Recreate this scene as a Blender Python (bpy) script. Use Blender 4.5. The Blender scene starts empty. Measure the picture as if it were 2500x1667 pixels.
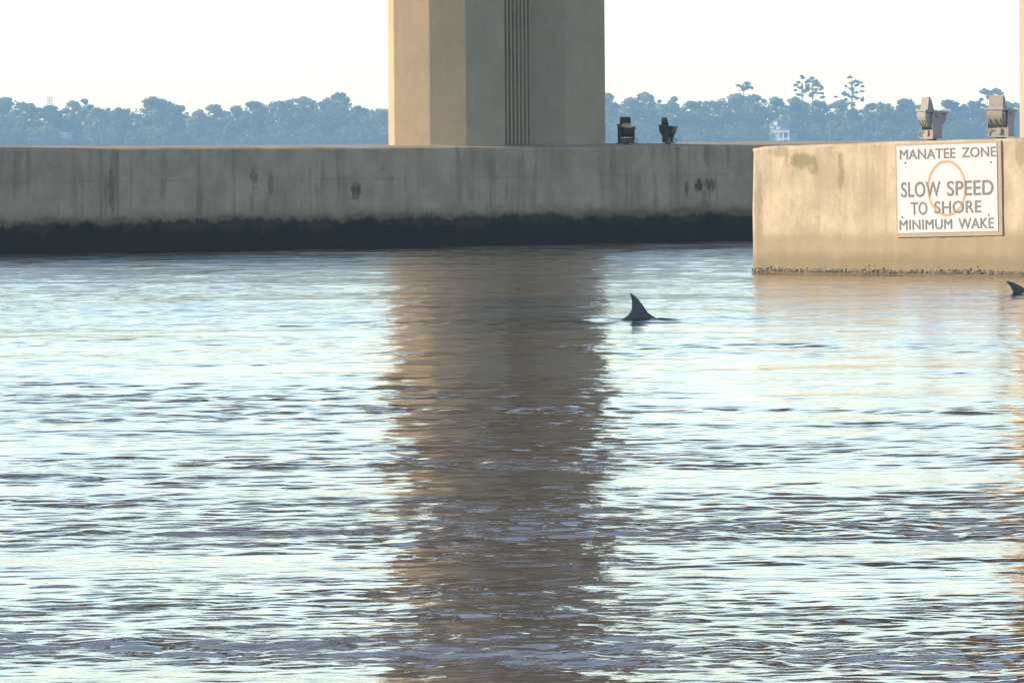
import bpy, bmesh, math, random
import numpy as np
from mathutils import Vector, Matrix

sc = bpy.context.scene
COL = sc.collection
R = math.radians
rng = np.random.default_rng(7)
random.seed(7)

# ------------------------------------------------------------------ camera
EYE = Vector((0, 0, 1.7))
FPX = 300.0 / 36.0 * 2500.0            # focal length in photo pixels
PITCH = math.atan(490.5 / FPX)
ROLL = 0.0070
fw = Vector((0, math.cos(PITCH), -math.sin(PITCH)))
r0 = Vector((1, 0, 0)); u0 = r0.cross(fw)
rt = (r0 * math.cos(ROLL) - u0 * math.sin(ROLL)).normalized()
up = (u0 * math.cos(ROLL) + r0 * math.sin(ROLL)).normalized()
cam_d = bpy.data.cameras.new('camera')
cam = bpy.data.objects.new('camera', cam_d); COL.objects.link(cam)
M = Matrix.Identity(4)
for i in range(3):
    M[i][0] = rt[i]; M[i][1] = up[i]; M[i][2] = -fw[i]; M[i][3] = EYE[i]
cam.matrix_world = M
cam_d.lens = 300; cam_d.sensor_width = 36; cam_d.clip_start = 0.5; cam_d.clip_end = 20000
sc.camera = cam

def ray(px, py):
    return fw + rt * ((px - 1250) / FPX) + up * ((833.5 - py) / FPX)
def on_z(px, py, z=0.0):               # survey helper: where a sight line meets a level
    d = ray(px, py); t = (z - EYE.z) / d.z
    return EYE + d * t
def at_y(px, py, y):                   # survey helper: where a sight line meets a given distance
    d = ray(px, py)
    return EYE + d * (y / d.y)

# ------------------------------------------------------------------ sky, sun, exposure
SUN_AZ = R(92)                        # from "towards the camera" round to the left
SUN_EL = R(23)
sun_dir = Vector((-math.sin(SUN_AZ) * math.cos(SUN_EL), -math.cos(SUN_AZ) * math.cos(SUN_EL), math.sin(SUN_EL)))
world = bpy.data.worlds.new('World'); sc.world = world; world.use_nodes = True
wn = world.node_tree.nodes; wl = world.node_tree.links
bg = wn['Background']
sky = wn.new('ShaderNodeTexSky'); sky.sky_type = 'NISHITA'; sky.sun_disc = False
sky.sun_elevation = SUN_EL
sky.sun_rotation = math.atan2(sun_dir.x, sun_dir.y)
sky.air_density = 0.93; sky.dust_density = 0.1; sky.ozone_density = 1.0
wl.new(sky.outputs[0], bg.inputs[0]); bg.inputs[1].default_value = 0.14
sl = bpy.data.lights.new('sun', 'SUN'); sl.energy = 3.3; sl.angle = R(0.53); sl.color = (1.0, 0.76, 0.47)
so = bpy.data.objects.new('sun', sl); COL.objects.link(so)
so.rotation_euler = (-sun_dir).to_track_quat('-Z', 'Y').to_euler()
sc.view_settings.view_transform = 'Standard'; sc.view_settings.look = 'None'
sc.view_settings.gamma = 1; sc.view_settings.use_curve_mapping = False
sc.view_settings.exposure = 1.02
sc.render.engine = 'CYCLES'
cy = sc.cycles
cy.use_denoising = True
cy.max_bounces = 6; cy.diffuse_bounces = 3; cy.glossy_bounces = 3; cy.transmission_bounces = 2
cy.volume_bounces = 1; cy.transparent_max_bounces = 4
cy.sample_clamp_indirect = 6

# ------------------------------------------------------------------ helpers
def tag(o, label=None, cat=None, group=None, kind=None):
    if label: o['label'] = label
    if cat: o['category'] = cat
    if group: o['group'] = group
    if kind: o['kind'] = kind
    return o
def empty(name, loc=(0, 0, 0), rz=0.0):
    o = bpy.data.objects.new(name, None); COL.objects.link(o)
    o.location = loc; o.rotation_euler = (0, 0, rz); o.empty_display_size = 0.1
    return o
def link(name, me, mat=None, parent=None, smooth=False):
    o = bpy.data.objects.new(name, me); COL.objects.link(o)
    if mat and not me.materials: me.materials.append(mat)
    if parent: o.parent = parent
    if smooth:
        me.polygons.foreach_set('use_smooth', [True] * len(me.polygons))
    return o
def from_bm(name, bm, mat=None, parent=None, smooth=False):
    bmesh.ops.recalc_face_normals(bm, faces=bm.faces)
    me = bpy.data.meshes.new(name); bm.to_mesh(me); bm.free()
    return link(name, me, mat, parent, smooth)
def np_mesh(name, v, quads):
    v = np.asarray(v, dtype=np.float32); q = np.asarray(quads, dtype=np.int32)
    me = bpy.data.meshes.new(name)
    me.vertices.add(len(v)); me.vertices.foreach_set('co', v.ravel())
    k = q.shape[1]
    me.loops.add(q.size); me.loops.foreach_set('vertex_index', q.ravel())
    me.polygons.add(len(q))
    me.polygons.foreach_set('loop_start', np.arange(0, q.size, k, dtype=np.int32))
    me.polygons.foreach_set('loop_total', np.full(len(q), k, dtype=np.int32))
    me.update(calc_edges=True); me.validate()
    return me
def bm_box(bm, c, s, bevel=0.0, rot=None, seg=2):
    m = Matrix.Translation(c) @ (rot if rot is not None else Matrix.Identity(4)) @ Matrix.Diagonal((s[0], s[1], s[2], 1))
    g = bmesh.ops.create_cube(bm, size=1, matrix=m)
    if bevel > 0:
        es = list({e for v in g['verts'] for e in v.link_edges})
        bmesh.ops.bevel(bm, geom=es, offset=bevel, segments=seg, affect='EDGES', profile=0.6)
def bm_tube(bm, pts, rad, n=8, caps=True):
    pts = [Vector(p) for p in pts]
    if not isinstance(rad, (list, tuple)): rad = [rad] * len(pts)
    rings = []; ref = Vector((0.31, 0.17, 0.93))
    for i, p in enumerate(pts):
        t = (pts[min(i + 1, len(pts) - 1)] - pts[max(i - 1, 0)]).normalized()
        a = t.cross(ref)
        if a.length < 1e-3: a = t.cross(Vector((1, 0, 0)))
        a.normalize(); b = t.cross(a)
        rings.append([bm.verts.new(p + (a * math.cos(2 * math.pi * k / n) + b * math.sin(2 * math.pi * k / n)) * rad[i]) for k in range(n)])
    for i in range(len(rings) - 1):
        for k in range(n):
            bm.faces.new((rings[i][k], rings[i][(k + 1) % n], rings[i + 1][(k + 1) % n], rings[i + 1][k]))
    if caps:
        bm.faces.new(rings[0][::-1]); bm.faces.new(rings[-1])
def bm_prism(bm, poly, z0, z1, axis='Z'):
    def mk(p, h):
        return {'Z': (p[0], p[1], h), 'X': (h, p[0], p[1]), 'Y': (p[0], h, p[1])}[axis]
    a = [bm.verts.new(mk(p, z0)) for p in poly]; b = [bm.verts.new(mk(p, z1)) for p in poly]
    n = len(poly)
    bm.faces.new(a[::-1]); bm.faces.new(b)
    for i in range(n):
        bm.faces.new((a[i], a[(i + 1) % n], b[(i + 1) % n], b[i]))

# ------------------------------------------------------------------ materials
class NT:
    def __init__(self, name):
        self.m = bpy.data.materials.new(name); self.m.use_nodes = True
        self.n = self.m.node_tree.nodes; self.l = self.m.node_tree.links
        self.b = self.n['Principled BSDF']
    def node(self, t, **kw):
        x = self.n.new(t)
        for k, v in kw.items(): setattr(x, k, v)
        return x
    def set(self, sock, v):
        if isinstance(v, bpy.types.NodeSocket): self.l.new(v, sock)
        else: sock.default_value = v
    def math(self, op, a, b=0.0, clamp=False):
        x = self.node('ShaderNodeMath', operation=op, use_clamp=clamp)
        self.set(x.inputs[0], a); self.set(x.inputs[1], b); return x.outputs[0]
    def mix(self, f, a, b, blend='MIX'):
        x = self.node('ShaderNodeMix', data_type='RGBA', blend_type=blend)
        self.set(x.inputs[0], f)
        self.set(x.inputs[6], a if isinstance(a, bpy.types.NodeSocket) else (*a, 1))
        self.set(x.inputs[7], b if isinstance(b, bpy.types.NodeSocket) else (*b, 1))
        return x.outputs[2]
    def coord(self, which='Object', scale=(1, 1, 1), loc=(0, 0, 0)):
        if not hasattr(self, '_tc'): self._tc = self.node('ShaderNodeTexCoord')
        mp = self.node('ShaderNodeMapping'); mp.inputs['Scale'].default_value = scale; mp.inputs['Location'].default_value = loc
        self.l.new(self._tc.outputs[which], mp.inputs[0]); return mp.outputs[0]
    def noise(self, vec, scale=1.0, detail=4.0, rough=0.55, dist=0.0):
        x = self.node('ShaderNodeTexNoise'); self.l.new(vec, x.inputs['Vector'])
        x.inputs['Scale'].default_value = scale; x.inputs['Detail'].default_value = detail
        x.inputs['Roughness'].default_value = rough; x.inputs['Distortion'].default_value = dist
        return x.outputs[0]
    def ramp(self, f, a, b):
        x = self.node('ShaderNodeMapRange', interpolation_type='SMOOTHSTEP')
        self.set(x.inputs[0], f); x.inputs[1].default_value = a; x.inputs[2].default_value = b
        return x.outputs[0]
    def sep(self, vec):
        x = self.node('ShaderNodeSeparateXYZ'); self.l.new(vec, x.inputs[0]); return x.outputs
    def bump(self, h, strength, dist):
        x = self.node('ShaderNodeBump'); x.inputs['Strength'].default_value = strength; x.inputs['Distance'].default_value = dist
        self.l.new(h, x.inputs['Height']); self.l.new(x.outputs[0], self.b.inputs['Normal'])

def plain(name, col, rough=0.6, metal=0.0, var=0.12, scale=20.0, spec=0.5):
    t = NT(name)
    n = t.noise(t.coord(), scale, 4)
    lo = tuple(c * (1 - var) for c in col); hi = tuple(min(1, c * (1 + var)) for c in col)
    t.l.new(t.mix(n, lo, hi), t.b.inputs['Base Color'])
    t.b.inputs['Roughness'].default_value = rough; t.b.inputs['Metallic'].default_value = metal
    t.b.inputs['Specular IOR Level'].default_value = spec
    return t.m

def concrete(name, base, streak, tide=None, patches=(), streak_amt=0.5, green=0.0, bump=0.4, mott=1.0, joints=()):
    """Poured concrete: cloudy tone, run-off streaks, a tide mark and stains and painted shade of their own shape."""
    t = NT(name)
    c = t.coord()
    cloud = t.noise(c, 1.3, 6, 0.6)
    fine = t.noise(c, 22, 5, 0.65)
    col = t.mix(t.ramp(cloud, 0.3, 0.7), tuple(x * (1 - 0.18 * mott) for x in base), tuple(min(1, x * (1 + 0.16 * mott)) for x in base))
    mid = t.noise(t.coord(scale=(4.5, 4.5, 3.0), loc=(5, 3, 1)), 1.0, 8, 0.7)
    col = t.mix(t.math('MULTIPLY', t.ramp(mid, 0.50, 0.66), 0.55 * mott), col, tuple(x * 0.74 for x in base))
    col = t.mix(t.math('MULTIPLY', t.ramp(mid, 0.46, 0.34), 0.5 * mott), col, tuple(min(1, x * 1.18) for x in base))
    col = t.mix(t.math('MULTIPLY', t.ramp(fine, 0.42, 0.72), 0.35), col, tuple(x * 0.70 for x in base))
    sv = t.noise(t.coord(scale=(5.5, 5.5, 0.42)), 1.0, 6, 0.6)
    sm = t.noise(t.coord(scale=(0.7, 0.7, 1.1), loc=(3, 1, 7)), 1.0, 3)
    s = t.math('MULTIPLY', t.ramp(sv, 0.47, 0.68), t.ramp(sm, 0.32, 0.62))
    col = t.mix(t.math('MULTIPLY', s, streak_amt), col, streak)
    sv2 = t.noise(t.coord(scale=(9, 9, 0.6), loc=(11, 5, 2)), 1.0, 5, 0.6)
    col = t.mix(t.math('MULTIPLY', t.ramp(sv2, 0.56, 0.75), 0.25), col, tuple(min(1, x * 1.25) for x in base))
    xyz = t.sep(c)
    for (u, z, ru, rz_, pc, amt) in patches:
        wob = t.noise(t.coord(scale=(11, 11, 7), loc=(u, 0, z)), 1.0, 6, 0.65)
        du = t.math('DIVIDE', t.math('SUBTRACT', xyz[0], u), ru)
        dz = t.math('DIVIDE', t.math('SUBTRACT', xyz[2], z), rz_)
        d = t.math('ADD', t.math('MULTIPLY', du, du), t.math('MULTIPLY', dz, dz))
        d = t.math('ADD', d, t.math('MULTIPLY', t.math('SUBTRACT', wob, 0.5), 5.0))
        k = t.node('ShaderNodeMapRange', interpolation_type='SMOOTHSTEP')
        t.set(k.inputs[0], d); k.inputs[1].default_value = 0.1; k.inputs[2].default_value = 1.3
        k.inputs[3].default_value = amt; k.inputs[4].default_value = 0.0
        col = t.mix(k.outputs[0], col, pc)
    for jz in joints:
        q = t.math('ABSOLUTE', t.math('SUBTRACT', t.math('ADD', xyz[2], t.math('MULTIPLY', t.math('SUBTRACT', sm, 0.5), 0.02)), jz))
        kk = t.node('ShaderNodeMapRange'); t.set(kk.inputs[0], q); kk.inputs[1].default_value = 0.004; kk.inputs[2].default_value = 0.012; kk.inputs[3].default_value = 0.5; kk.inputs[4].default_value = 0.0
        col = t.mix(t.math('MULTIPLY', kk.outputs[0], t.ramp(sm, 0.42, 0.6)), col, tuple(x * 0.55 for x in base))
    if green > 0:
        g = t.noise(t.coord(scale=(2.6, 2.6, 1.7), loc=(9, 2, 4)), 1.0, 6, 0.7)
        col = t.mix(t.math('MULTIPLY', t.ramp(g, 0.56, 0.72), green), col, (0.24, 0.25, 0.15))
    if tide:
        for (lv, wid, amp, tc, amt) in tide:
            w = t.noise(t.coord(scale=(1.5, 1.5, 0.9), loc=(2, 8, lv * 9)), 1.0, 10, 0.74)
            zz = t.math('ADD', xyz[2], t.math('MULTIPLY', t.math('SUBTRACT', w, 0.5), amp))
            k = t.node('ShaderNodeMapRange', interpolation_type='SMOOTHSTEP')
            t.set(k.inputs[0], zz); k.inputs[1].default_value = lv - wid; k.inputs[2].default_value = lv + wid
            k.inputs[3].default_value = amt; k.inputs[4].default_value = 0.0
            col = t.mix(k.outputs[0], col, tc)
    t.l.new(col, t.b.inputs['Base Color'])
    t.b.inputs['Roughness'].default_value = 0.88
    t.b.inputs['Specular IOR Level'].default_value = 0.25
    hb = t.math('ADD', t.math('MULTIPLY', cloud, 1.0), t.math('MULTIPLY', fine, 0.35))
    t.bump(hb, bump, 0.03)
    return t.m

M_col = concrete('column_concrete', (0.45, 0.37, 0.27), (0.35, 0.285, 0.205), streak_amt=0.2, bump=0.12, mott=0.35)
M_deck = concrete('deck_concrete', (0.30, 0.28, 0.25), (0.17, 0.16, 0.14), streak_amt=0.4)

# ------------------------------------------------------------------ pier footings
def solve_frame(pa, pb):
    a = on_z(*pa); b = on_z(*pb); d = b - a
    return a, math.atan2(d.y, d.x), d.length
LA, LROT, LLEN = solve_frame((0, 619), (1840, 585))
RA, RROT, RLEN = solve_frame((1842, 667.0), (2498, 674.0))
print('LEFT', LA, math.degrees(LROT), LLEN, 'RIGHT', RA, math.degrees(RROT), RLEN)

def face_uz(px, py, org, rot, off=0.0):
    """where a sight line meets a footing's front face: (along the face, height)"""
    n = Vector((math.sin(rot), -math.cos(rot), 0)); t = Vector((math.cos(rot), math.sin(rot), 0))
    d = ray(px, py); p0 = org + n * off
    k = (p0 - EYE).dot(n) / d.dot(n)
    p = EYE + d * k
    return (p - org).dot(t), p.z
def to_local(p, org, rot):
    d = Vector(p) - org; c, s = math.cos(-rot), math.sin(-rot)
    return Vector((d.x * c - d.y * s, d.x * s + d.y * c, d.z))

LW = [face_uz(x, y, LA, LROT) for x, y in ((0, 364), (920, 362.5), (1838, 355))]
RW = [face_uz(x, y, RA, RROT) for x, y in ((1860, 358), (2190, 346), (2490, 338))]
print('left top', LW, 'right top', RW)

def footing(name, parent, mat, u0_, u1_, topz, depth, nu, crown, rnd, end_round, bumpy):
    """a long block: front face at local y=0, slightly uneven edges, crowned top"""
    rs = np.random.default_rng(3)
    bm = bmesh.new()
    us = np.linspace(u0_, u1_, nu)
    prof = [(0.0, -1.5), (0.0, 0.0), (0.0, 0.5), (0.0, 1.0)]
    sect = []
    for i, u in enumerate(us):
        z1 = topz(u)
        e = min(u - u0_, u1_ - u)
        inset = 0.0
        if e < end_round: inset = end_round - math.sqrt(max(0, end_round ** 2 - (end_round - e) ** 2))
        j = lambda a: float(rs.normal(0, bumpy)) * a
        y0 = inset
        p = [(y0 + j(1), -1.5), (y0 + j(1), 0.3), (y0 + j(1), 0.8), (y0 + j(1), z1 - rnd * 1.6), (y0 + j(1), z1 - rnd),
             (y0 + rnd * 0.3, z1 - rnd * 0.3), (y0 + rnd, z1 + j(0.7)), (y0 + crown[0], z1 + crown[1]), (depth - rnd - inset, z1 + crown[1] * 0.9),
             (depth - inset, z1 - rnd), (depth - inset, -1.5)]
        sect.append([bm.verts.new((u, y, z)) for y, z in p])
    n = len(sect[0])
    for i in range(nu - 1):
        for k in range(n):
            a, b = sect[i], sect[i + 1]
            bm.faces.new((a[k], a[(k + 1) % n], b[(k + 1) % n], b[k]))
    bm.faces.new(sect[0]); bm.faces.new(sect[-1][::-1])
    o = from_bm(name, bm, mat, parent)
    for p in o.data.polygons: p.use_smooth = True
    mod = o.modifiers.new('e', 'EDGE_SPLIT'); mod.split_angle = R(50)
    return o

pier_l = empty('bridge_pier', LA, LROT)
tag(pier_l, 'shaded grey concrete bridge pier with fluted column on a long footing with black tide band', 'bridge pier', 'bridge piers')
zl = lambda u: float(np.interp(u, [p[0] for p in LW], [p[1] for p in LW]))
def lpatch(px, py, wpx, hpx, c, a):
    u, z = face_uz(px, py, LA, LROT); u2, z2 = face_uz(px + wpx, py + hpx, LA, LROT)
    return (u, z, abs(u2 - u), abs(z2 - z), c, a)
M_cap_left = concrete('footing_concrete_grey', (0.475, 0.385, 0.285), (0.23, 0.185, 0.135),
    tide=[(0.60, 0.10, 0.40, (0.27, 0.215, 0.155), 0.6), (0.52, 0.05, 0.42, (0.16, 0.115, 0.075), 0.75), (0.45, 0.03, 0.60, (0.050, 0.045, 0.038), 0.9), (0.36, 0.08, 1.0, (0.024, 0.023, 0.022), 0.85)],
    patches=[lpatch(868, 467, 14, 22, (0.13, 0.09, 0.06), 0.85), lpatch(1705, 452, 13, 17, (0.10, 0.075, 0.055), 0.9),
             lpatch(1735, 452, 16, 16, (0.13, 0.09, 0.06), 0.8), lpatch(1676, 460, 6, 19, (0.12, 0.10, 0.09), 0.8),
             lpatch(272, 465, 9, 60, (0.15, 0.14, 0.14), 0.7), lpatch(620, 435, 10, 30, (0.17, 0.14, 0.10), 0.7), lpatch(660, 450, 8, 35, (0.17, 0.14, 0.11), 0.6),
             lpatch(1722, 500, 10, 40, (0.17, 0.15, 0.13), 0.6), lpatch(1725, 380, 9, 35, (0.2, 0.185, 0.165), 0.6)],
    streak_amt=0.75, joints=(1.10,))
footing('footing', pier_l, M_cap_left, -9.0, LLEN + 9, zl, 6.0, 150, (1.2, 0.05), 0.03, 0.02, 0.004)

pier_r = empty('bridge_pier', RA, RROT)
tag(pier_r, 'sunlit tan concrete bridge pier at the right edge carrying the manatee sign', 'bridge pier', 'bridge piers')
def rpatch(px, py, wpx, hpx, c, a):
    u, z = face_uz(px, py, RA, RROT); u2, z2 = face_uz(px + wpx, py + hpx, RA, RROT)
    return (u, z, abs(u2 - u), abs(z2 - z), c, a)
M_cap_right = concrete('footing_concrete_tan', (0.49, 0.43, 0.335), (0.345, 0.29, 0.215),
    tide=[(0.52, 0.10, 0.30, (0.30, 0.25, 0.18), 0.75), (0.24, 0.09, 0.22, (0.225, 0.19, 0.13), 0.75), (0.05, 0.03, 0.05, (0.14, 0.12, 0.09), 0.8)],
    patches=[rpatch(1958, 393, 38, 22, (0.20, 0.185, 0.12), 0.8), rpatch(1905, 372, 30, 14, (0.22, 0.2, 0.14), 0.6), rpatch(1985, 412, 16, 14, (0.21, 0.19, 0.13), 0.65),
             rpatch(2052, 420, 9, 55, (0.25, 0.21, 0.155), 0.75), rpatch(1851, 520, 12, 110, (0.26, 0.22, 0.16), 0.7), rpatch(2490, 370, 14, 45, (0.27, 0.23, 0.17), 0.7)],  # tall left-end patch paints the dimmer corner strip into the colour
    streak_amt=0.5, green=0.35, mott=1.25)
zr = lambda u: float(np.interp(u, [0, RW[0][0], RW[1][0], RW[2][0]], [RW[0][1] - 0.02, RW[0][1], RW[1][1], RW[2][1]]))
footing('footing', pier_r, M_cap_right, -0.12, RLEN + 8, zr, 7.0, 150, (0.8, 0.012), 0.03, 0.14, 0.006)

# ---- columns
def column_plan():
    pts = [Vector((0, 0))]
    k = 1 / 148.6
    def go(phi, ln): pts.append(pts[-1] + Vector((math.cos(R(phi)), math.sin(R(phi)))) * ln)
    def w(phi, px): go(phi, px * k / math.cos(R(phi)))
    w(-80, 15); w(-24, 88); w(-7, 90); w(47, 94)
    go(92, 0.565)
    i_web = len(pts) - 1
    go(47, (63 * k + 0.02) / math.cos(R(47)))
    w(5, 88); w(47, 98)
    go(92, 0.62); go(137, 0.9); go(182, 0.6)
    go(227, 0.9); go(272, 0.5); go(227, 0.6)
    go(182, 0.565)
    back = Vector((0.10, 0.75))
    pts.append(Vector((0.55, 1.75))); pts.append(back)
    return pts, i_web
PLAN, IWEB = column_plan()
COL_TOP = 14.0
def build_column(parent, org, rot, base, z0):
    loc = [to_local((base.x + p.x, base.y + p.y, 0), org, rot) for p in PLAN]
    bm = bmesh.new(); bm_prism(bm, [(p.x, p.y) for p in loc], z0, COL_TOP)
    vert = [e for e in bm.edges if abs(e.verts[0].co.z - e.verts[1].co.z) > 1]
    bmesh.ops.bevel(bm, geom=vert, offset=0.012, segments=1, affect='EDGES')
    c = from_bm('column', bm, M_col, parent)
    a, b = loc[IWEB], loc[IWEB + 1]
    d = (b - a); L = d.length; t = d.normalized(); nrm = Vector((t.y, -t.x, 0))
    nr = 7
    for i in range(nr):
        bm = bmesh.new()
        s = (i + 0.5) / nr * L; h = L / nr * 0.27
        p = a + t * s
        poly = [p - t * h - nrm * 0.02, p + t * h - nrm * 0.02, p + t * h * 0.7 + nrm * 0.045, p - t * h * 0.7 + nrm * 0.045]
        bm_prism(bm, [(q.x, q.y) for q in poly], z0 + 0.003, COL_TOP - 0.02)
        from_bm('rib', bm, M_col, c)
    return c
cb = at_y(948.5, 356, 140.0)
ft = Vector((math.cos(LROT), math.sin(LROT), 0)); fnorm = Vector((math.sin(LROT), -math.cos(LROT), 0))
gap = min(-((Vector((cb.x + p.x, cb.y + p.y, 0)) - LA).dot(fnorm)) for p in PLAN)
shift = 1.0 - gap
cb = at_y(948.5, 356, 140.0 + shift * 0.97)
build_column(pier_l, LA, LROT, cb, 1.5)
rb = at_y(2489.5, 320, 110.3)
build_column(pier_r, RA, RROT, rb, 1.5)

# ------------------------------------------------------------------ bridge deck high above (it darkens the water's reflections)
def deck(origin, ang, label, z0=COL_TOP, half=160, width=12):
    d = empty('bridge_deck', (origin.x, origin.y, z0), ang)
    tag(d, label, 'bridge deck', 'bridge decks')
    bm = bmesh.new(); bm_box(bm, (0, 0, 0.6), (9, 11, 1.2), 0.05); from_bm('crossbeam', bm, M_deck, d)
    gm = None
    for i in range(5):
        y = -width / 2 + 1.2 + i * (width - 2.4) / 4
        if gm is None:
            bm = bmesh.new(); bm_prism(bm, [(-0.35, 0), (0.35, 0), (0.35, 0.2), (0.1, 0.4), (0.1, 1.3), (0.45, 1.6), (-0.45, 1.6), (-0.1, 1.3), (-0.1, 0.4), (-0.35, 0.2)], -half, half, 'X')
            g = from_bm('girder', bm, M_deck, d); gm = g.data
        else: g = link('girder', gm, None, d)
        g.location = (0, y, 1.2)
    bm = bmesh.new(); bm_box(bm, (0, 0, 2.95), (2 * half, width, 0.25)); from_bm('slab', bm, M_deck, d)
    for s in (-1, 1):
        bm = bmesh.new(); bm_prism(bm, [(s * (width / 2 - 0.4), 3.08), (s * width / 2, 3.08), (s * width / 2, 3.9), (s * (width / 2 - 0.2), 3.9)], -half, half, 'X')
        from_bm('parapet', bm, M_deck, d)
cc = cb + Vector((1.6, 1.0, 0))
deck(cc, R(18), 'long concrete girder bridge deck carried by the shaded fluted column')
deck(rb + Vector((1.6, 1.0, 0)), R(28), 'long concrete girder bridge deck carried by the column at the right edge')
bpy.context.view_layer.update()

# ------------------------------------------------------------------ water
def make_water():
    dmin, dmax = 21.0, 152.0
    q = 0.00062
    n = int(math.log(dmax / dmin) / q)
    dn = dmin * np.exp(q * np.arange(n + 1))
    far = [dmax]
    st = dn[-1] - dn[-2]
    while far[-1] < 3300: st *= 1.12; far.append(far[-1] + st)
    near = [-260, -120, -50, -10, 8, 15, 18.5, 20.2]
    ys = np.concatenate([near, dn, far[1:]])
    core = np.linspace(-0.072, 0.072, 225)
    # lateral factor applied to the distance (never less than 21 m)
    out = []; a = 0.072; s = core[1] - core[0]
    while a < 60: s *= 1.35; a += s; out.append(a)
    out = np.array(out)
    fx = np.concatenate([-out[::-1], core, out])
    dd = np.clip(ys, dmin, None)
    X = np.clip(fx[None, :] * dd[:, None], -1500, 1500)
    # keep outer columns distinct where the clip bites
    k = np.arange(X.shape[1])[None, :]
    X = np.where(np.abs(X) >= 1500, np.sign(X) * (1500 + 0.5 * np.abs(k - X.shape[1] / 2)), X)
    Y = np.repeat(ys[:, None], X.shape[1], 1)
    spy = np.gradient(ys)[:, None]
    spx = np.abs(np.gradient(X, axis=1))
    sp = np.maximum(spy * 0.8, spx)
    rs = np.random.default_rng(21)
    Z = np.zeros_like(X)
    def patch(sx, sy, seed):
        r = np.random.default_rng(seed); o = np.zeros_like(X)
        for i in range(6):
            o += np.sin(X * r.normal(0, sx) + Y * r.normal(0, sy) + r.uniform(0, 6.28))
        return o / 1.73
    p1 = patch(0.25, 0.55, 5); p2 = patch(0.9, 1.5, 6)
    rough = np.clip(0.85 + 0.30 * p1 + 0.25 * p2, 0.42, 1.8)
    NW = 84
    lam = np.exp(np.linspace(math.log(0.075), math.log(3.6), NW))
    for i, L in enumerate(lam):
        kk = 2 * math.pi / L
        th = rs.normal(R(10), R(58 if L < 1 else 30))      # travel direction measured from the view axis
        if rs.random() < 0.5: th += math.pi
        s = WSLOPE * math.sqrt(1.0 / NW) * (1.5 if L < 0.32 else 1.0 if L < 0.6 else 0.62 if L < 1.3 else 0.42)
        amp = s / kk * math.sqrt(2)
        vis = np.clip((L / sp - 2.5) / 2.5, 0, 1)
        ph = kk * (X * math.sin(th) + Y * math.cos(th)) + rs.uniform(0, 6.283)
        w = np.sin(ph) + 0.18 * np.sin(2 * ph + 1.57)
        Z += amp * vis * w * (rough if L < 1.2 else 1.0)
    # small disturbance where the fins cut the surface
    for (fx_, fy_) in FINS:
        dx = X - fx_; dy = Y - fy_
        rr = np.sqrt(dx ** 2 + dy ** 2)
        Z += 0.018 * np.cos(rr * 9.0) * np.exp(-rr / 0.8) * np.clip(0.25 / (sp + 1e-6), 0, 1)
        Z += 0.02 * np.exp(-((dy / 0.35) ** 2)) * np.exp(-(dx / 0.9) ** 2)
    # calm it to nothing far away
    Z *= np.clip((sp < 3.0) * 1.0, 0, 1)
    V = np.stack([X, Y, Z], -1).reshape(-1, 3)
    nr, nc = X.shape
    idx = np.arange(nr * nc).reshape(nr, nc)
    Q = np.stack([idx[:-1, :-1], idx[:-1, 1:], idx[1:, 1:], idx[1:, :-1]], -1).reshape(-1, 4)
    print('water', V.shape, Q.shape)
    return np_mesh('river_water', V, Q)
WSLOPE = 0.053
F1 = on_z(1570, 783); F2 = on_z(2506, 720)
FINS = [(F1.x, F1.y), (F2.x, F2.y)]
t = NT('river_water')
t.b.inputs['Base Color'].default_value = (0.105, 0.066, 0.040, 1)
t.b.inputs['Roughness'].default_value = 0.03
t.b.inputs['IOR'].default_value = 1.333
n1 = t.noise(t.coord(scale=(1, 1.0, 1)), 10.0, 4, 0.6, 0.3)
py_ = t.sep(t.coord())[1]
n2 = t.noise(t.coord(scale=(0.9, 0.55, 1)), 1.0, 4, 0.6)
n1 = t.math('MULTIPLY', n1, t.math('ADD', 0.25, t.math('MULTIPLY', t.ramp(n2, 0.35, 0.65), 1.3)))
hb_ = t.math('MULTIPLY', n1, t.math('ADD', 0.12, t.math('MULTIPLY', t.ramp(py_, 60.0, 118.0), 0.45)))   # wind-ruffled nearer the piers
t.bump(hb_, 1.0, 0.02)
water = link('river_water', make_water(), t.m, None, smooth=True)
tag(water, 'rippled brown river water reflecting the pale sky', None, None, 'structure')

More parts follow.
